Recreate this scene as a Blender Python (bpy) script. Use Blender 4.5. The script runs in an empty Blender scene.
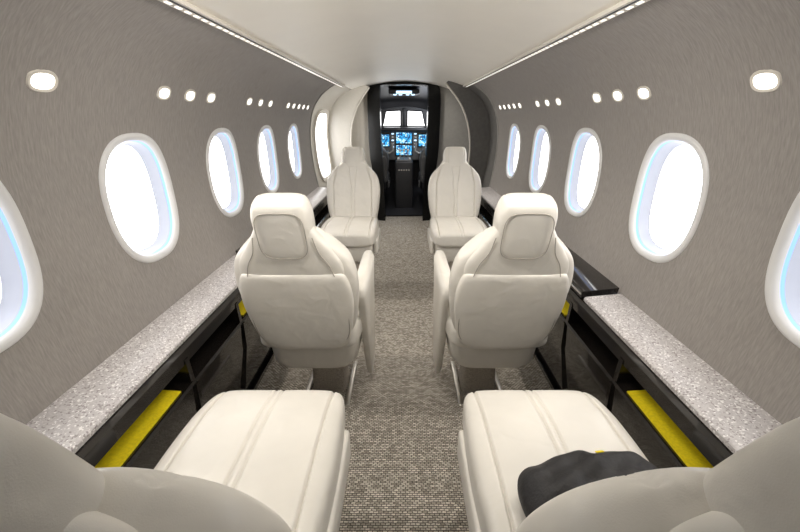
import bpy, bmesh, math, random
from mathutils import Vector, Matrix
random.seed(3)
S = bpy.context.scene
COL = S.collection
S.view_settings.view_transform = 'Standard'

# ------------------------------------------------------------------ materials
def new_mat(name):
    m = bpy.data.materials.new(name); m.use_nodes = True
    nt = m.node_tree
    return m, nt, nt.nodes['Principled BSDF']
def pbr(name, col, rough=.5, metal=0, noise=0, nscale=40, bump=0, bscale=200, coat=0, spec=.5, crease=0):
    m, nt, b = new_mat(name)
    b.inputs['Roughness'].default_value = rough
    b.inputs['Metallic'].default_value = metal
    b.inputs['Specular IOR Level'].default_value = spec
    b.inputs['Coat Weight'].default_value = coat
    tc = nt.nodes.new('ShaderNodeTexCoord')
    n = nt.nodes.new('ShaderNodeTexNoise'); n.inputs['Scale'].default_value = nscale
    nt.links.new(tc.outputs['Object'], n.inputs['Vector'])
    r = nt.nodes.new('ShaderNodeValToRGB')
    a = 1 - noise; c = 1 + noise
    r.color_ramp.elements[0].position = .3; r.color_ramp.elements[1].position = .7
    r.color_ramp.elements[0].color = (col[0]*a, col[1]*a, col[2]*a, 1)
    r.color_ramp.elements[1].color = (min(1, col[0]*c), min(1, col[1]*c), min(1, col[2]*c), 1)
    nt.links.new(n.outputs['Fac'], r.inputs['Fac'])
    nt.links.new(r.outputs['Color'], b.inputs['Base Color'])
    if bump:
        n2 = nt.nodes.new('ShaderNodeTexNoise'); n2.inputs['Scale'].default_value = bscale
        nt.links.new(tc.outputs['Object'], n2.inputs['Vector'])
        bp = nt.nodes.new('ShaderNodeBump'); bp.inputs['Strength'].default_value = bump
        bp.inputs['Distance'].default_value = .002
        nt.links.new(n2.outputs['Fac'], bp.inputs['Height'])
        if crease:
            n3 = nt.nodes.new('ShaderNodeTexNoise'); n3.inputs['Scale'].default_value = 16; n3.inputs['Detail'].default_value = 1.5
            n3.inputs['Distortion'].default_value = .8
            nt.links.new(tc.outputs['Object'], n3.inputs['Vector'])
            b3 = nt.nodes.new('ShaderNodeBump'); b3.inputs['Strength'].default_value = crease; b3.inputs['Distance'].default_value = .012
            nt.links.new(n3.outputs['Fac'], b3.inputs['Height'])
            nt.links.new(b3.outputs['Normal'], bp.inputs['Normal'])
        nt.links.new(bp.outputs['Normal'], b.inputs['Normal'])
    return m
def emis(name, col, st):
    m, nt, b = new_mat(name)
    b.inputs['Base Color'].default_value = (*col, 1)
    b.inputs['Emission Color'].default_value = (*col, 1)
    b.inputs['Emission Strength'].default_value = st
    b.inputs['Roughness'].default_value = .3
    return m

def fabric_wall():
    m, nt, b = new_mat('brushed_wall_fabric')
    b.inputs['Roughness'].default_value = .6
    tc = nt.nodes.new('ShaderNodeTexCoord')
    mp = nt.nodes.new('ShaderNodeMapping'); mp.inputs['Scale'].default_value = (40, 300, 40)
    n = nt.nodes.new('ShaderNodeTexNoise'); n.inputs['Scale'].default_value = 1; n.inputs['Detail'].default_value = 4
    n.inputs['Distortion'].default_value = .12
    nt.links.new(tc.outputs['Object'], mp.inputs['Vector']); nt.links.new(mp.outputs['Vector'], n.inputs['Vector'])
    r = nt.nodes.new('ShaderNodeValToRGB')
    r.color_ramp.elements[0].position = .28; r.color_ramp.elements[1].position = .72
    r.color_ramp.elements[0].color = (.258, .238, .222, 1)
    r.color_ramp.elements[1].color = (.348, .324, .304, 1)
    nt.links.new(n.outputs['Fac'], r.inputs['Fac']); nt.links.new(r.outputs['Color'], b.inputs['Base Color'])
    bp = nt.nodes.new('ShaderNodeBump'); bp.inputs['Strength'].default_value = .12; bp.inputs['Distance'].default_value = .0015
    nt.links.new(n.outputs['Fac'], bp.inputs['Height']); nt.links.new(bp.outputs['Normal'], b.inputs['Normal'])
    return m
def carpet_mat():
    m, nt, b = new_mat('woven_carpet')
    b.inputs['Roughness'].default_value = .95; b.inputs['Specular IOR Level'].default_value = .15
    tc = nt.nodes.new('ShaderNodeTexCoord')
    wn = nt.nodes.new('ShaderNodeTexNoise'); wn.inputs['Scale'].default_value = 90
    vm = nt.nodes.new('ShaderNodeVectorMath'); vm.operation = 'MULTIPLY_ADD'
    vm.inputs[1].default_value = (.006, .004, 0)
    nt.links.new(tc.outputs['Object'], wn.inputs['Vector'])
    nt.links.new(wn.outputs['Color'], vm.inputs[0]); nt.links.new(tc.outputs['Object'], vm.inputs[2])
    br = nt.nodes.new('ShaderNodeTexBrick')
    br.inputs['Scale'].default_value = 1
    br.inputs['Brick Width'].default_value = .0145; br.inputs['Row Height'].default_value = .0072
    br.inputs['Mortar Size'].default_value = .0018; br.inputs['Mortar Smooth'].default_value = .8
    br.inputs['Color1'].default_value = (.98, .91, .80, 1)
    br.inputs['Color2'].default_value = (.46, .41, .345, 1)
    br.inputs['Mortar'].default_value = (.08, .07, .06, 1)
    nz = nt.nodes.new('ShaderNodeTexNoise'); nz.inputs['Scale'].default_value = 320
    mx = nt.nodes.new('ShaderNodeMix'); mx.data_type = 'RGBA'; mx.blend_type = 'MULTIPLY'; mx.inputs[0].default_value = .35
    nt.links.new(vm.outputs[0], br.inputs['Vector']); nt.links.new(tc.outputs['Object'], nz.inputs['Vector'])
    nt.links.new(br.outputs['Color'], mx.inputs[6]); nt.links.new(nz.outputs['Fac'], mx.inputs[7])
    nt.links.new(mx.outputs[2], b.inputs['Base Color'])
    bp = nt.nodes.new('ShaderNodeBump'); bp.inputs['Strength'].default_value = .6; bp.inputs['Distance'].default_value = .004
    inv = nt.nodes.new('ShaderNodeMath'); inv.operation = 'SUBTRACT'; inv.inputs[0].default_value = 1
    nt.links.new(br.outputs['Fac'], inv.inputs[1])
    nt.links.new(inv.outputs[0], bp.inputs['Height']); nt.links.new(bp.outputs['Normal'], b.inputs['Normal'])
    return m
def granite_mat():
    m, nt, b = new_mat('speckled_ledge_laminate')
    b.inputs['Roughness'].default_value = .3
    tc = nt.nodes.new('ShaderNodeTexCoord')
    v = nt.nodes.new('ShaderNodeTexVoronoi'); v.inputs['Scale'].default_value = 300
    nt.links.new(tc.outputs['Object'], v.inputs['Vector'])
    r = nt.nodes.new('ShaderNodeValToRGB'); r.color_ramp.interpolation = 'CONSTANT'
    r.color_ramp.elements[0].position = 0; r.color_ramp.elements[0].color = (.30, .27, .27, 1)
    r.color_ramp.elements[1].position = .88; r.color_ramp.elements[1].color = (.80, .78, .77, 1)
    e = r.color_ramp.elements.new(.12); e.color = (.49, .465, .465, 1)
    e = r.color_ramp.elements.new(.5); e.color = (.55, .525, .525, 1)
    sx = nt.nodes.new('ShaderNodeSeparateColor')
    nt.links.new(v.outputs['Color'], sx.inputs[0]); nt.links.new(sx.outputs[0], r.inputs['Fac'])
    nt.links.new(r.outputs['Color'], b.inputs['Base Color'])
    return m
def display_mat(name, sc):
    m, nt, b = new_mat(name)
    tc = nt.nodes.new('ShaderNodeTexCoord')
    n = nt.nodes.new('ShaderNodeTexVoronoi'); n.inputs['Scale'].default_value = sc
    n.distance = 'CHEBYCHEV'
    r = nt.nodes.new('ShaderNodeValToRGB'); r.color_ramp.interpolation = 'CONSTANT'
    r.color_ramp.elements[0].color = (.01, .05, .18, 1)
    r.color_ramp.elements[1].position = .75; r.color_ramp.elements[1].color = (.6, .9, 1, 1)
    e = r.color_ramp.elements.new(.3); e.color = (.04, .38, .75, 1)
    sx = nt.nodes.new('ShaderNodeSeparateColor')
    nt.links.new(tc.outputs['Object'], n.inputs['Vector']); nt.links.new(n.outputs['Color'], sx.inputs[0])
    nt.links.new(sx.outputs[0], r.inputs['Fac'])
    nt.links.new(r.outputs['Color'], b.inputs['Emission Color']); b.inputs['Emission Strength'].default_value = 1.4
    b.inputs['Base Color'].default_value = (0, 0, 0, 1)
    return m

M_WALL = fabric_wall()
M_CARPET = carpet_mat()
M_GRAN = granite_mat()
M_CEIL = pbr('ceiling_headliner', (.94, .90, .82), .42, noise=.01, nscale=8)
M_LEATH = pbr('ivory_leather', (.76, .73, .67), .33, noise=.03, nscale=12, bump=.10, bscale=700, crease=.28)
M_SEAM = pbr('seat_piping', (.36, .33, .29), .5)
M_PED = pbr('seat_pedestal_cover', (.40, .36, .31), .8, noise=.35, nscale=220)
M_BLACK = pbr('black_gloss_panel', (.012, .010, .009), .12, noise=.3, nscale=6, coat=.5)
M_BLACKM = pbr('black_matte', (.022, .022, .025), .45, noise=.1)
M_PSEAT = pbr('dark_pilot_leather', (.07, .07, .072), .4, noise=.1)
M_FRAMEK = pbr('black_door_frame', (.006, .006, .006), .22, noise=.1, spec=.3)
M_TRIM = pbr('window_trim_white', (.74, .74, .74), .35, noise=.01)
M_REVEAL = pbr('window_reveal', (.48, .51, .60), .5, noise=.01)
M_YEL = pbr('yellow_webbing', (.90, .72, .01), .6, noise=.10, nscale=160, bump=.2, bscale=300)
M_METAL = pbr('brushed_metal', (.72, .70, .66), .28, metal=1, noise=.05)
M_BEIGE = pbr('gloss_beige_panel', (.62, .59, .53), .25, noise=.02, coat=.3)
M_GREY = pbr('grey_bulkhead', (.34, .33, .31), .4, noise=.05)
M_DGREY = pbr('dark_grey_lining', (.14, .135, .128), .5, noise=.1)
M_PILLOW = pbr('charcoal_fabric', (.016, .015, .016), .62, noise=.25, nscale=90, bump=.4, bscale=250, crease=.5)
M_PANE = emis('daylight_window_pane', (1, 1, 1), 3.7)
M_BLUE = emis('blue_rim_glow', (.22, .40, 1), .8)  # emission standing in for bluish light around the window openings
M_LAMP = emis('warm_downlight_lens', (1, .96, .88), 1.6)
M_STRIP = emis('ceiling_strip_light', (1, .95, .86), 1.0)
M_CYAN = emis('overhead_blue_lamp', (.5, .75, 1), 2)
M_DISP = display_mat('avionics_display', 60)
M_FRAME = pbr('lamp_bezel', (.72, .68, .61), .35)

# ------------------------------------------------------------------ helpers
def mesh_obj(name, verts, faces, mats, smooth=True, parent=None, merge=False, midx=None, angle=None):
    me = bpy.data.meshes.new(name)
    me.from_pydata([tuple(v) for v in verts], [], faces)
    if not isinstance(mats, (list, tuple)): mats = [mats]
    for m in mats: me.materials.append(m)
    if midx:
        for p, i in zip(me.polygons, midx): p.material_index = i
    bm = bmesh.new(); bm.from_mesh(me)
    if merge: bmesh.ops.remove_doubles(bm, verts=bm.verts, dist=1e-5)
    bmesh.ops.recalc_face_normals(bm, faces=bm.faces)
    bm.to_mesh(me); bm.free()
    for p in me.polygons: p.use_smooth = smooth
    if angle is not None:
        me.set_sharp_from_angle(angle=math.radians(angle))
    o = bpy.data.objects.new(name, me); COL.objects.link(o)
    if parent: o.parent = parent
    return o
def empty(name, loc=(0, 0, 0), rot=0):
    e = bpy.data.objects.new(name, None); COL.objects.link(e)
    e.location = loc; e.rotation_euler = (0, 0, rot); e.empty_display_size = .1
    return e
def rbox(name, c, d, bev, mat, parent=None, rot=(0, 0, 0), seg=3):
    bm = bmesh.new(); bmesh.ops.create_cube(bm, size=1)
    for v in bm.verts: v.co = Vector((v.co.x*d[0], v.co.y*d[1], v.co.z*d[2]))
    if bev: bmesh.ops.bevel(bm, geom=bm.edges[:], offset=bev, segments=seg, affect='EDGES', profile=.5)
    me = bpy.data.meshes.new(name); bm.to_mesh(me); bm.free()
    me.materials.append(mat)
    for p in me.polygons: p.use_smooth = True
    me.set_sharp_from_angle(angle=math.radians(40))
    o = bpy.data.objects.new(name, me); COL.objects.link(o)
    o.location = c; o.rotation_euler = rot
    if parent: o.parent = parent
    return o
def tube(name, pts, r, mat, parent=None, cyclic=False):
    cu = bpy.data.curves.new(name, 'CURVE'); cu.dimensions = '3D'
    sp = cu.splines.new('POLY'); sp.points.add(len(pts)-1)
    for p, q in zip(sp.points, pts): p.co = (*q, 1)
    sp.use_cyclic_u = cyclic; cu.bevel_depth = r; cu.bevel_resolution = 2
    cu.materials.append(mat)
    o = bpy.data.objects.new(name, cu); COL.objects.link(o)
    if parent: o.parent = parent
    return o
def loft(name, rings, mat, parent=None, caps=True, closed=True, angle=None):
    n = len(rings[0]); V = [p for r in rings for p in r]; F = []
    for i in range(len(rings)-1):
        for j in range(n if closed else n-1):
            k = (j+1) % n
            F.append((i*n+j, i*n+k, (i+1)*n+k, (i+1)*n+j))
    if caps and closed:
        F.append(tuple(range(n))); F.append(tuple((len(rings)-1)*n+j for j in range(n)))
    return mesh_obj(name, V, F, mat, True, parent, angle=angle)
def catmull(P, n=10):
    out = []
    Q = [tuple(2*a-b for a, b in zip(P[0], P[1]))]+list(P)+[tuple(2*a-b for a, b in zip(P[-1], P[-2]))]
    for i in range(1, len(Q)-2):
        for k in range(n):
            t = k/n
            out.append(tuple(.5*((2*b)+(-a+c)*t+(2*a-5*b+4*c-d)*t*t+(-a+3*b-3*c+d)*t**3)
                       for a, b, c, d in zip(Q[i-1], Q[i], Q[i+1], Q[i+2])))
    out.append(tuple(P[-1])); return out
def lerp_tab(tab, v):
    for (a, x), (b, y) in zip(tab, tab[1:]):
        if v <= b:
            t = (v-a)/(b-a) if b > a else 0
            return x+(y-x)*t
    return tab[-1][1]
def smooth_tab(tab):
    return [tuple(p) for p in catmull(tab, 8)]

# ------------------------------------------------------------------ cabin profile
PP = catmull([(.738, .53), (.762, .68), (.776, .86), (.768, 1.02), (.728, 1.165), (.645, 1.275), (.525, 1.352)], 16)
ARC = [0]
for a, b in zip(PP, PP[1:]): ARC.append(ARC[-1]+math.dist(a, b))
LS = ARC[-1]
def prof(s):
    s = max(0, min(LS, s))
    for i in range(len(ARC)-1):
        if s <= ARC[i+1] or i == len(ARC)-2:
            t = (s-ARC[i])/(ARC[i+1]-ARC[i]); break
    a, b = PP[i], PP[i+1]
    x, z = a[0]+(b[0]-a[0])*t, a[1]+(b[1]-a[1])*t
    i0, i1 = max(0, i-1), min(len(PP)-1, i+2)
    tx, tz = PP[i1][0]-PP[i0][0], PP[i1][1]-PP[i0][1]
    L = math.hypot(tx, tz)
    return x, z, -tz/L, tx/L
def s_at_z(z):
    for i in range(len(PP)-1):
        if PP[i][1] <= z <= PP[i+1][1]:
            return ARC[i]+(ARC[i+1]-ARC[i])*(z-PP[i][1])/(PP[i+1][1]-PP[i][1])
SW = s_at_z(.872)
def WP(side, y, s, n=0):
    x, z, nx, nz = prof(s)
    return Vector((side*(x+nx*n), y, z+nz*n))
PITCH = .556
WY = [.60, 1.125, 1.685, 2.24, 2.795]
BND = [.33]+[(a+b)/2 for a, b in zip(WY, WY[1:])]+[3.06]
A0, B0 = .147, .180
Y_BACK, Y_ENTRY, Y_BULK = -1.0, 3.30, 4.30
def sell(t, a, b, e=2.5):
    c, s = math.cos(t), math.sin(t)
    return a*math.copysign(abs(c)**(2/e), c), b*math.copysign(abs(s)**(2/e), s)

def build_wall(side, name):
    V = []; F = []
    N = 72; K = 10
    for ci, yc in enumerate(WY):
        hw = PITCH/2; dn = -SW; up = LS-SW
        hl, hr = yc-BND[ci], BND[ci+1]-yc
        ang = [2*math.pi*i/N for i in range(N)]
        outer = []
        for t in ang:
            c, s = math.cos(t), math.sin(t)
            k = min(hw/abs(c) if abs(c) > 1e-9 else 1e9, (up/s if s > 1e-9 else (dn/s if s < -1e-9 else 1e9)))
            outer.append([c*k, s*k])
        for cx in (-hw, hw):
            for cy in (dn, up):
                j = min(range(N), key=lambda j: (outer[j][0]-cx)**2+(outer[j][1]-cy)**2); outer[j] = [cx, cy]
        for o in outer: o[0] *= (hr if o[0] > 0 else hl)/hw
        base = len(V)
        for k in range(K+1):
            w = k/K
            for j, t in enumerate(ang):
                ix, iy = sell(t, A0-.004, B0-.004)
                y, s = ix+(outer[j][0]-ix)*w, iy+(outer[j][1]-iy)*w
                V.append(WP(side, yc+y, SW+s))
        for k in range(K):
            for j in range(N):
                q = (j+1) % N
                F.append((base+k*N+j, base+k*N+q, base+(k+1)*N+q, base+(k+1)*N+j))
    for y0, y1 in ((Y_BACK, BND[0]), (BND[-1], Y_ENTRY)):
        base = len(V); n = 40
        for i in range(n+1):
            for y in (y0, y1): V.append(WP(side, y, LS*i/n))
        for i in range(n): F.append((base+2*i, base+2*i+1, base+2*i+3, base+2*i+2))
    return mesh_obj(name, V, F, M_WALL, True, merge=True)
build_wall(-1, 'wall_left'); build_wall(1, 'wall_right')

def ring_obj(name, side, yc, spec, mat, parent, N=64, cap=False, sc=SW):
    rings = []
    for a, b, n in spec:
        rings.append([WP(side, yc+sell(2*math.pi*i/N, a, b)[0], sc+sell(2*math.pi*i/N, a, b)[1], n) for i in range(N)])
    V = [p for r in rings for p in r]; F = []
    for i in range(len(rings)-1):
        for j in range(N):
            k = (j+1) % N; F.append((i*N+j, i*N+k, (i+1)*N+k, (i+1)*N+j))
    if cap: F.append(tuple((len(rings)-1)*N+j for j in range(N)))
    return mesh_obj(name, V, F, mat, True, parent, angle=50)
wi = 1
for side in (-1, 1):
    for yc in WY:
        e = empty('window_%d' % wi); wi += 1
        ring_obj('surround', side, yc, [(A0+.008, B0+.008, -.001), (A0+.007, B0+.007, .003), (A0+.003, B0+.003, .006), (A0-.005, B0-.005, .006),
            (A0-.013, B0-.012, .002), (A0-.017, B0-.015, -.005)], M_TRIM, e)
        ring_obj('glow_ring', side, yc, [(A0-.017, B0-.015, -.005), (A0-.020, B0-.018, -.011)], M_BLUE, e)  # added glowing ring, gives the reveal its blue light; not a fitted lamp
        ring_obj('reveal', side, yc, [(A0-.020, B0-.018, -.011), (A0-.026, B0-.022, -.022), (A0-.034, B0-.028, -.034), (A0-.038, B0-.032, -.038)], M_REVEAL, e)
        ring_obj('pane', side, yc, [(A0-.038, B0-.032, -.038), (A0-.0395, B0-.0335, -.040)], M_PANE, e, cap=True)

LY = [-.35, .845, 1.26, 1.41, 1.56, 1.94, 2.09, 2.24, 2.58, 2.71, 2.84, 2.97, 3.10]
SL = s_at_z(1.168)
for side, nm in ((-1, 'downlight_row'), (1, 'downlight_row')):
    e = empty(nm)
    for y in LY:
        k = .9 if y < 1.2 else (.85 if y < 1.8 else .8)
        ring_obj('bezel', side, y, [(.040*k, .026*k, 0), (.038*k, .024*k, .004), (.031*k, .0185*k, .003)], M_FRAME, e, N=28, sc=SL)
        ring_obj('lens', side, y, [(.031*k, .0185*k, .003), (.022*k, .012*k, .0045)], M_LAMP, e, N=28, cap=True, sc=SL)

# ------------------------------------------------------------------ ceiling
cp = catmull([(-.515, 1.352), (-.38, 1.390), (-.18, 1.425), (0, 1.436), (.18, 1.425), (.38, 1.390), (.515, 1.352)], 8)
loft('ceiling', [[Vector((x, y, z)) for x, z in cp] for y in (Y_BACK, 1.5, Y_BULK)], M_CEIL, closed=False)
for side in (-1, 1):
    e = empty('ceiling_light_rail')
    def pr(name, pts, mat, y0=Y_BACK, y1=3.62):
        loft(name, [[Vector((side*x, y, z)) for x, z in pts] for y in (y0, y1)], mat, e, angle=30)
    pr('rail', [(.507, 1.350), (.507, 1.341), (.514, 1.339), (.535, 1.336), (.535, 1.348), (.52, 1.36)], M_FRAME)
    pr('slot', [(.5125, 1.3387), (.517, 1.3378), (.517, 1.3405), (.5125, 1.3405)], M_BLACKM)
    y = -.9
    V = []; F = []
    while y < 3.55:
        b = len(V)
        for yy in (y, y+.024):
            for x, z in ((.522, 1.3365), (.529, 1.3352), (.529, 1.339), (.522, 1.339)):
                V.append((side*x, yy, z))
        F += [(b, b+1, b+2, b+3), (b+4, b+5, b+6, b+7)] + [(b+i, b+(i+1) % 4, b+4+(i+1) % 4, b+4+i) for i in range(4)]
        y += .042
    mesh_obj('led_segments', V, F, M_STRIP, False, e)

# ------------------------------------------------------------------ floor
fl = rbox('floor', (0, 2.35, -.02), (1.36, 6.7, .04), 0, M_CARPET)
rbox('wall_rear', (0, Y_BACK-.02, .72), (1.6, .04, 1.5), 0, M_GREY)

# ------------------------------------------------------------------ side consoles
for side in (-1, 1):
    e = empty('side_console')
    def ex(name, pts, y0, y1, mat, ang=30):
        return loft(name, [[Vector((side*x, y, z)) for x, z in pts] for y in (y0, y1)], mat, e, angle=ang)
    if side < 0: parts = [(Y_BACK, 1.56, M_GRAN), (1.58, 2.06, M_BLACK), (2.08, Y_ENTRY, M_GRAN)]
    else: parts = [(Y_BACK, 1.17, M_GRAN), (1.19, 1.78, M_BLACK), (1.80, Y_ENTRY, M_GRAN)]
    for y0, y1, m in parts:
        h = .012 if m is M_BLACK else 0
        ex('ledge', [(.622, .528+h), (.616, .524+h), (.616, .514), (.622, .508), (.745, .508), (.745, .540+h), (.74, .540+h)], y0, y1, m)
        if m is M_BLACK:
            ex('table_cover_edge', [(.614, .527), (.610, .527), (.610, .532), (.614, .532)], y0, y1, M_METAL)
    ex('fascia', [(.616, .508), (.606, .500), (.606, .462), (.622, .456), (.70, .456), (.70, .508)], Y_BACK, Y_ENTRY, M_BLACK)
    ex('recess_back', [(.690, .474), (.690, .39), (.71, .39), (.71, .474)], Y_BACK, Y_ENTRY, M_BLACK)
    ex('lower_panel', [(.60, .400), (.594, .394), (.598, .30), (.632, .12), (.655, 0), (.71, 0), (.71, .400)], Y_BACK, Y_ENTRY, M_BLACK)
    ex('kick_rail', [(.640, .03), (.634, .03), (.640, 0), (.66, 0)], Y_BACK, Y_ENTRY, M_BLACK)
    for y in (-.6, .05, .50, .88, 1.22, 1.62, 2.0, 2.5, 3.0):
        ex('divider', [(.604, .475), (.600, .40), (.69, .40), (.69, .475)], y, y+.018, M_BLACK)
        ex('panel_rib', [(.588, .395), (.590, .30), (.625, .10), (.66, .10), (.66, .395)], y, y+.014, M_BLACK)
    for y0, y1 in ((.55, .84), (.10, .46), (1.27, 1.50)):
        ex('life_vest_strip', [(.608, .401), (.608, .4045), (.672, .4095), (.672, .401)], y0, y1, M_YEL)

# ------------------------------------------------------------------ entry zone
full = [(.655, 0), (.70, .25), (.738, .53)]+PP[1:]+[(x, z) for x, z in reversed(cp) if x < .51 and x >= 0]
side_prof = [(.655, 0), (.70, .25), (.738, .53)]+PP[1:]+[(.513, 1.3525)]
def hull(y, sc=1, dz=0): return [Vector((x*sc, y, .8+(z-.8)*sc+dz)) for x, z in full]
for side, nm, mat in ((-1, 'wall_entry_left', M_BEIGE), (1, 'wall_entry_right', M_DGREY)):
    rings = []
    for y in (Y_ENTRY, 3.65, 4.0, Y_BULK):
        rings.append([Vector((side*x, y, z)) for x, z in side_prof])
    loft(nm, rings, mat, closed=False)
pts = [Vector((x-.002, Y_ENTRY, z)) for x, z in full if z < 1.345 and z > 0]
for side in (-1, 1):
    tube('trim_%d' % (1 if side < 0 else 2), [(side*p.x, p.y, p.z) for p in pts], .006, M_GREY)
d = empty('door_1')
s0, s1 = s_at_z(.56), s_at_z(1.14); sc = (s0+s1)/2; hb = (s1-s0)/2
for nm, spec, mt, cap in (('frame', [(.30, hb+.03, 0), (.30, hb+.03, .012), (.27, hb, .012), (.26, hb-.01, .004)], M_FRAME, False),
                          ('pane', [(.26, hb-.01, .004), (.25, hb-.02, .003)], M_PANE, True)):
    rings = []
    for a, b, n in spec:
        rings.append([WP(-1, 3.74+sell(2*math.pi*i/64, a, b, 4)[0], sc+sell(2*math.pi*i/64, a, b, 4)[1], n) for i in range(64)])
    V = [p for r in rings for p in r]; F = []
    for i in range(len(rings)-1):
        for j in range(64):
            F.append((i*64+j, i*64+(j+1) % 64, (i+1)*64+(j+1) % 64, (i+1)*64+j))
    if cap: F.append(tuple((len(rings)-1)*64+j for j in range(64)))
    mesh_obj(nm, V, F, mt, True, d, angle=50)

def arch(w0, w1, top, cr, n=40):
    return catmull([(w0, 0), (w0+.01, .3), (w1-.01, .7), (w1, 1.0), (w1, top-cr*1.4), (w1-cr*.3, top-cr*.45), (w1-cr, top-cr*.12), (.09, top-.004), (0, top)], 8)
op = arch(.210, .245, 1.405, .04)
fr = arch(.30, .375, 1.434, .09)
def resample(P, n):
    L = [0]
    for a, b in zip(P, P[1:]): L.append(L[-1]+math.dist(a, b))
    out = []
    for k in range(n):
        t = L[-1]*k/(n-1)
        for i in range(len(L)-1):
            if t <= L[i+1]+1e-9: break
        w = (t-L[i])/(L[i+1]-L[i]); out.append((P[i][0]+(P[i+1][0]-P[i][0])*w, P[i][1]+(P[i+1][1]-P[i][1])*w))
    return out
n = 80
O = resample(op, n); Fr = resample(fr, n); H = resample(full, n)
bk = empty('wall_front')
for side, mt in ((-1, M_BEIGE), (1, M_GREY)):
    V = []; F = []
    for P, y in ((H, Y_BULK), (Fr, Y_BULK-.02), (Fr, Y_BULK+.08)):
        V += [(side*x, y, z) for x, z in P]
    for r in range(2):
        for j in range(n-1): F.append((r*n+j, r*n+j+1, (r+1)*n+j+1, (r+1)*n+j))
    mesh_obj('panel', V, F, mt, True, bk, angle=40)
df = empty('door_2')
for side in (-1, 1):
    V = []; F = []
    for P, y in ((Fr, Y_BULK+.0), (Fr, Y_BULK-.06), (O, Y_BULK-.09), (O, Y_BULK+.10)):
        V += [(side*x, y, z) for x, z in P]
    for r in range(3):
        for j in range(n-1): F.append((r*n+j, r*n+j+1, (r+1)*n+j+1, (r+1)*n+j))
    mesh_obj('frame', V, F, M_FRAMEK, True, df, angle=40)
def screen(name, side, y, inner, mat, rimmat, rr=.010):
    P = resample(inner, 50); e = empty(name)
    HH = resample([(x, z) for x, z in full if z < inner[-1][1]+.02], 50)
    V = []; F = []
    for Q, yy in ((HH, y), (P, y), (P, y+.05), (HH, y+.05)):
        V += [(side*x, yy, z) for x, z in Q]
    for r in range(3):
        for j in range(49): F.append((r*50+j, r*50+j+1, (r+1)*50+j+1, (r+1)*50+j))
    mesh_obj('panel', V, F, mat, True, e, angle=40)
    tube('edge_trim', [(side*x, y-.004, z) for x, z in P], rr, rimmat, e)
screen('wardrobe_partition', 1, 3.62, catmull([(.50, 0), (.56, .4), (.60, .75), (.58, 1.0), (.50, 1.20), (.36, 1.37)], 8), M_DGREY, M_FRAME, .008)
screen('entry_partition', -1, 4.10, catmull([(.44, 0), (.50, .4), (.54, .75), (.53, 1.0), (.46, 1.20), (.34, 1.37)], 8), M_BEIGE, M_BEIGE, .008)

# ------------------------------------------------------------------ cockpit
ck = empty('cockpit')
rings = []
for y, scx in ((Y_BULK+.11, .98), (4.8, .95), (5.2, .85), (5.6, .68)):
    h = hull(y, scx); rings.append([Vector((p.x, p.y, p.z)) for p in h]+[Vector((-p.x, p.y, p.z)) for p in reversed(h[:-1])])
V = [p for r in rings for p in r]; m_ = len(rings[0]); F = []
for i in range(3):
    for j in range(m_-1): F.append((i*m_+j, i*m_+j+1, (i+1)*m_+j+1, (i+1)*m_+j))
    F.append((i*m_, (i+1)*m_, (i+1)*m_+m_-1, i*m_+m_-1))
F.append(tuple(3*m_+j for j in range(m_)))
mesh_obj('cockpit_lining', V, F, M_BLACKM, True, ck, angle=40)
for side in (-1, 1):
    V = [(side*.045, 5.42, .985), (side*.28, 5.38, .985), (side*.235, 5.33, 1.17), (side*.045, 5.36, 1.18)]
    mesh_obj('windshield', V, [(0, 1, 2, 3)], M_PANE, False, ck)
    tube('windshield_frame', V, .010, M_BLACKM, ck, True)
rbox('windshield_post', (0, 5.34, 1.09), (.045, .05, .24), .01, M_BLACKM, ck)
rbox('glareshield', (0, 5.22, .950), (.95, .30, .05), .022, M_BLACKM, ck)
rbox('instrument_panel', (0, 5.20, .76), (.98, .10, .38), .015, M_DGREY, ck)
for x, z, w, h in ((0, .85, .20, .13), (0, .70, .20, .12), (-.29, .82, .20, .14), (.29, .82, .20, .14)):
    rbox('display_bezel', (x, 5.145, z), (w+.03, .02, h+.02), .006, M_BLACKM, ck)
    rbox('display', (x, 5.134, z), (w, .006, h), 0, M_DISP, ck)
for z in (.90, .86, .82, .78, .74):
    for s in (-1, 1):
        rbox('panel_switch', (s*.145, 5.145, z), (.03, .012, .014), .003, M_FRAME if (round(z*100)//4) % 2 else M_CYAN, ck)
rbox('centre_pedestal', (0, 4.95, .30), (.22, .46, .60), .02, M_BLACKM, ck)
rbox('pedestal_top', (0, 4.95, .605), (.18, .40, .02), .006, M_DGREY, ck)
for x in (-.05, 0, .05):
    rbox('lever', (x, 4.93, .66), (.012, .012, .10), .003, M_METAL, ck)
    rbox('lever_knob', (x, 4.93, .715), (.032, .024, .03), .008, M_FRAME, ck)
for x in (-.07, .07):
    for k in range(4): rbox('keypad', (x, 4.80+k*.07, .618), (.03, .03, .01), .003, M_FRAME if k % 2 else M_GREY, ck)
for k in range(5): rbox('pedestal_knob', (-.06+.03*k, 4.715, .50), (.014, .012, .014), .003, M_FRAME, ck)
rbox('overhead_panel', (0, 4.75, 1.36), (.34, .40, .05), .015, M_BLACKM, ck)
rbox('overhead_screen', (0, 4.547, 1.352), (.17, .01, .028), .003, M_CYAN, ck)
for x in (-.10, -.04, .04, .10):
    rbox('overhead_lamp', (x, 4.60, 1.330), (.035, .03, .012), .004, M_CYAN, ck)
for side in (-1, 1):
    t = [(side*.21-.06, 4.93, .80), (side*.21-.075, 4.93, .71), (side*.21-.03, 4.93, .68), (side*.21+.03, 4.93, .68), (side*.21+.075, 4.93, .71), (side*.21+.06, 4.93, .80)]
    tube('control_yoke', t, .014, M_GREY, ck)
    tube('yoke_shaft', [(side*.21, 4.93, .68), (side*.21, 5.18, .69)], .014, M_DGREY, ck)

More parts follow.
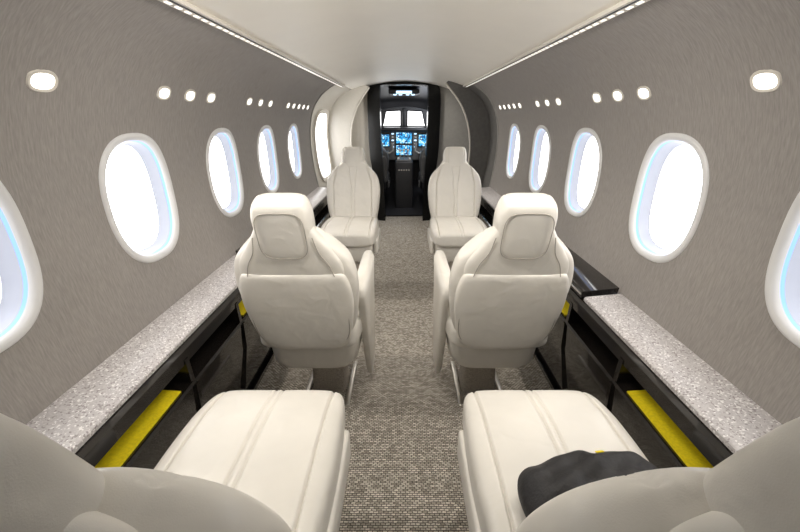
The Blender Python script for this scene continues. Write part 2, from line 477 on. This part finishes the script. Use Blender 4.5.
# ------------------------------------------------------------------ seats
NT, NB = 210, 36
def pad_ring(C, R, U, hw, tf, tb, e, seams, amt, dish=0):
    out = []
    for i in range(NT+1):
        x = math.sin(-math.pi/2+math.pi*i/NT)
        h = max(0, 1-abs(x)**e)**(1/e)
        dz = tf*h*(1-dish*(1-x*x))
        for sx, dep in seams: dz -= amt*dep*math.exp(-((x*hw-sx)/.0026)**2)
        out.append(C+R*(hw*x)+U*dz)
    for i in range(1, NB):
        x = math.sin(math.pi/2-math.pi*i/NB)
        h = max(0, 1-abs(x)**e)**(1/e)
        out.append(C+R*(hw*x)-U*(tb*h))
    return out
RX = Vector((1, 0, 0))
def endk(v, p=3.0):
    u = abs(2*v-1); return max(0.0, 1-u**p)**(1/p)
SEAT = {}
def build_seat(name, x, y, rot, inner, raised, leather=M_LEATH, seam=M_SEAM, base=M_LEATH, rec=16, ped=M_PED, shift=0.0, hr=0.0):
    e = empty(name, (x, y, 0), rot)
    key = (leather.name, rec, shift)
    BB = Vector((0, -shift, .43+shift*.45))
    REC = math.radians(rec)
    BU = Vector((0, -math.sin(REC), math.cos(REC))); BF = Vector((0, math.cos(REC), math.sin(REC)))
    def back_pad(name, mat, parent, tab, h0, h1, tf, tb, off, ee=3.2, seams=None, dish=0, p=8, n=46, cross=()):
        T = smooth_tab(tab); rings = []
        for i in range(n+1):
            v = .5-.5*math.cos(math.pi*i/n); h = h0+(h1-h0)*v
            k = max(.02, endk(v, p)); hw = lerp_tab(T, h)
            sm = seams(h) if seams else []
            am = min(1, k*1.2) if k > .5 else 0
            g = sum(.004*math.exp(-((h-c)/.004)**2) for c in cross)
            C = BB+BU*h+BF*off
            rings.append(pad_ring(C, RX, BF, max(.004, hw*min(1, .55+.45*k) if k > .1 else hw*.5), tf*k-g, tb*k, ee, sm, am, dish))
        return loft(name, rings, mat, parent)
    if key in SEAT:
        for o in SEAT[key]:
            q = bpy.data.objects.new(o.name.split('.')[0], o.data); COL.objects.link(q); q.parent = e
            q.location = o.location; q.rotation_euler = o.rotation_euler
    else:
        L = []
        L.append(back_pad('backrest', leather, e, [(-.03, .13), (.02, .160), (.12, .178), (.22, .183), (.30, .167), (.35, .130), (.395, .085)], -.03, .395,
            .066, .040, 0, seams=lambda h: [(.010+.10*max(0, h-.20), .007), (-.010-.10*max(0, h-.20), .007), (.128-.25*max(0, h-.25), .010), (-.128+.25*max(0, h-.25), .010)], dish=.34, p=6))
        L.append(back_pad('rear_shell', leather, e, [(-.045, .118), (.0, .146), (.12, .166), (.20, .166), (.275, .153)], -.045, .275, .02, .025, -.030, ee=4.4, p=9, n=30))
        L.append(back_pad('shoulder_collar', leather, e, [(.235, .155), (.30, .148), (.35, .120), (.40, .088), (.435, .074)], .235, .435, .03, .028, -.020, ee=3.4, p=6, n=30))
        L.append(back_pad('headrest', leather, e, [(.315+hr, .068), (.36+hr, .075), (.44+hr, .079), (.495+hr, .072)], .315+hr*.5, .498+hr, .050, .046, -.008, ee=3.6, p=5, n=36,
            cross=(.352,), seams=lambda h: [(.055, .004), (-.055, .004)]))
        pts = []
        for i in range(60):
            t = 2*math.pi*i/60; a, b = sell(t, .150, .145, 4.2)
            pts.append(BB+BU*(.118+b)+BF*(-.0475)+RX*a)
        L.append(tube('shell_piping', pts, .0018, seam, e, True))
        for s in (-1, 1):
            c = catmull([(s*.126, .262), (s*.112, .31), (s*.090, .35), (s*.079, .40)], 8)
            L.append(tube('collar_piping', [BB+BU*h+BF*(-.0475)+RX*a for a, h in c], .0014, seam, e))
        pts = []
        for i in range(60):
            t = 2*math.pi*i/60; a, b = sell(t, .064, .070, 4.2)
            pts.append(BB+BU*(.405+hr+b)+BF*(-.052)+RX*a)
        L.append(tube('headrest_piping', pts, .0014, seam, e, True))
        rings = []; n = 60
        for i in range(n+1):
            v = .5-.5*math.cos(math.pi*i/n); yy = -.03-shift+(.43+shift)*v
            k = max(.02, endk(v, 6)); hw = .176-.004*math.cos(v*6)
            sm = [(.009, .007), (-.009, .007), (.138, .009), (-.138, .009)]
            top = .060+.008*math.sin(v*math.pi)-.012*max(0, v-.75)/.25
            rings.append(pad_ring(Vector((0, yy, .412)), RX, Vector((0, 0, 1)), hw*(.62+.38*k), top*k, .055*k, 4.5, sm, 1 if k > .6 else 0, .06))
        L.append(loft('seat_cushion', rings, leather, e))
        def sq(a, b, z, yc, ee=5, N=48): return [Vector((sell(2*math.pi*i/N, a, b, ee)[0], yc+sell(2*math.pi*i/N, a, b, ee)[1], z)) for i in range(N)]
        L.append(loft('seat_pan', [sq(.135, .155, .25, .185), sq(.155, .178, .28, .185), sq(.165, .188, .385, .18), sq(.16, .185, .40, .18)], base, e, angle=50))
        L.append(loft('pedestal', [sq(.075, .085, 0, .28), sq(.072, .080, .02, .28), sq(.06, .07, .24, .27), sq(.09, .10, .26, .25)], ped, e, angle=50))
        L.append(rbox('floor_track', (-.09, .26, .006), (.02, .30, .012), .004, M_METAL, e))
        L.append(rbox('floor_track', (.09, .26, .006), (.02, .30, .012), .004, M_METAL, e))
        SEAT[key] = L
    for s in (-1, 1):
        up = raised and s == inner
        if up:
            rr = []
            for z, y0, y1, w in ((.10, .20, .30, .011), (.13, .18, .31, .015), (.24, .13, .33, .018), (.36, .08, .35, .020), (.48, .03, .355, .021), (.545, -.01, .35, .024), (.58, -.02, .345, .026), (.60, -.0, .33, .019)):
                N = 40; rr.append([Vector((s*.181+sell(2*math.pi*i/N, w, (y1-y0)/2, 4)[0], (y0+y1)/2+sell(2*math.pi*i/N, w, (y1-y0)/2, 4)[1], z)) for i in range(N)])
            loft('armrest', rr, leather, e)
        elif not raised:
            rbox('armrest', (s*.174, .17, .345), (.022, .31, .085), .010, leather, e)
    return e
SX = .318
build_seat('aircraft_seat', -SX, .40, 0, 1, False, rec=23.5, shift=.038, hr=.040)
build_seat('aircraft_seat', SX, .40, 0, -1, False, rec=23.5, shift=.038, hr=.040)
build_seat('aircraft_seat', -SX-.005, 1.12, 0, 1, True)
build_seat('aircraft_seat', SX+.005, 1.12, 0, -1, True)
build_seat('aircraft_seat', -SX-.03, 2.57, math.pi, -1, False)
build_seat('aircraft_seat', SX+.03, 2.57, math.pi, 1, False)
build_seat('pilot_seat', -.36, 4.62, 0, 1, False, M_PSEAT, M_GREY, M_BLACKM, ped=M_BLACKM)
build_seat('pilot_seat', .36, 4.62, 0, -1, False, M_PSEAT, M_GREY, M_BLACKM, ped=M_BLACKM)

# throw pillow on the right-hand near seat
V = []; F = []
nx, ny = 56, 44
def pil(u, v, s):
    x = .126*u*math.sqrt(1-.30*v*v*u*u)*(1-.03*(1-v*v)); y = .064*v*math.sqrt(1-.30*u*u*v*v)*(1+.05*(1-u*u))
    h = ((1-u*u)*(1-v*v))**.40 if abs(u) < 1 and abs(v) < 1 else 0
    z = s*.054*h+h*(.005*math.sin(u*7+v*3)+.003*math.sin(v*9-u*6)+.003*math.sin(u*15+1))
    return Vector((x, y, z))
for s in (1, -1):
    b = len(V)
    for i in range(nx+1):
        for j in range(ny+1): V.append(pil(math.sin(math.pi/2*(-1+2*i/nx)), math.sin(math.pi/2*(-1+2*j/ny)), s))
    for i in range(nx):
        for j in range(ny): F.append((b+i*(ny+1)+j, b+(i+1)*(ny+1)+j, b+(i+1)*(ny+1)+j+1, b+i*(ny+1)+j+1))
p = mesh_obj('throw_pillow', V, F, M_PILLOW, True, merge=True)
p.location = (.314, .446, .520); p.rotation_euler = (math.radians(-6), math.radians(-3), math.radians(7))
rbox('fabric_tag', (.03, .038, .047), (.014, .006, .002), .0005, M_YEL, p, rot=(-.4, 0, 0))

# ------------------------------------------------------------------ lights
def area(name, loc, rot, sx, sy, p, col=(1, 1, 1)):
    l = bpy.data.lights.new(name, 'AREA'); l.shape = 'RECTANGLE'; l.size = sx; l.size_y = sy; l.energy = p; l.color = col
    o = bpy.data.objects.new(name, l); COL.objects.link(o); o.location = loc; o.rotation_euler = rot; return o
area('added_cabin_fill', (0, .66, 1.40), (math.radians(46), 0, 0), .55, .12, 7.5, (1, .95, .88))  # added fill above the view, brightens middle seat backs and cushions
area('added_rear_fill', (0, -.6, 1.40), (math.radians(15), 0, 0), .4, .12, .3, (1, .95, .88))  # weak added fill behind the camera, lifts the near seat backs
area('added_entry_fill', (0, 3.9, 1.422), (0, 0, 0), .2, .12, 6, (1, .95, .88))  # added fill to brighten the front end, no fixture modelled
for side in (-1, 1):
    for y in (.845, 1.41, 2.09, 2.84):
        l = bpy.data.lights.new('downlight_beam', 'SPOT'); l.energy = 8; l.color = (1, .93, .83); l.spot_size = math.radians(110); l.spot_blend = 1; l.shadow_soft_size = .02
        o = bpy.data.objects.new('downlight_beam', l); COL.objects.link(o); o.location = (side*.70, y, 1.16)
        o.rotation_euler = (0, side*math.radians(35), 0)
def pt(name, loc, p, col, r=.02):
    l = bpy.data.lights.new(name, 'POINT'); l.energy = p; l.color = col; l.shadow_soft_size = r
    o = bpy.data.objects.new(name, l); COL.objects.link(o); o.location = loc
pt('added_cockpit_fill', (.32, 4.75, 1.2), 8, (.8, .88, 1))  # added bluish fill so the cockpit reads brighter
w = bpy.data.worlds.new('world'); S.world = w; w.use_nodes = True
w.node_tree.nodes['Background'].inputs[0].default_value = (.9, .95, 1, 1)
w.node_tree.nodes['Background'].inputs[1].default_value = 1

# ------------------------------------------------------------------ camera
cam = bpy.data.cameras.new('camera'); co = bpy.data.objects.new('camera', cam); COL.objects.link(co)
cam.sensor_width = 36; cam.lens = 380/800*36; cam.clip_start = .02; cam.shift_x = -.005
co.location = (0, 0, 1.10)
co.rotation_euler = (math.radians(90)-math.atan(149/380), 0, 0)
S.camera = co
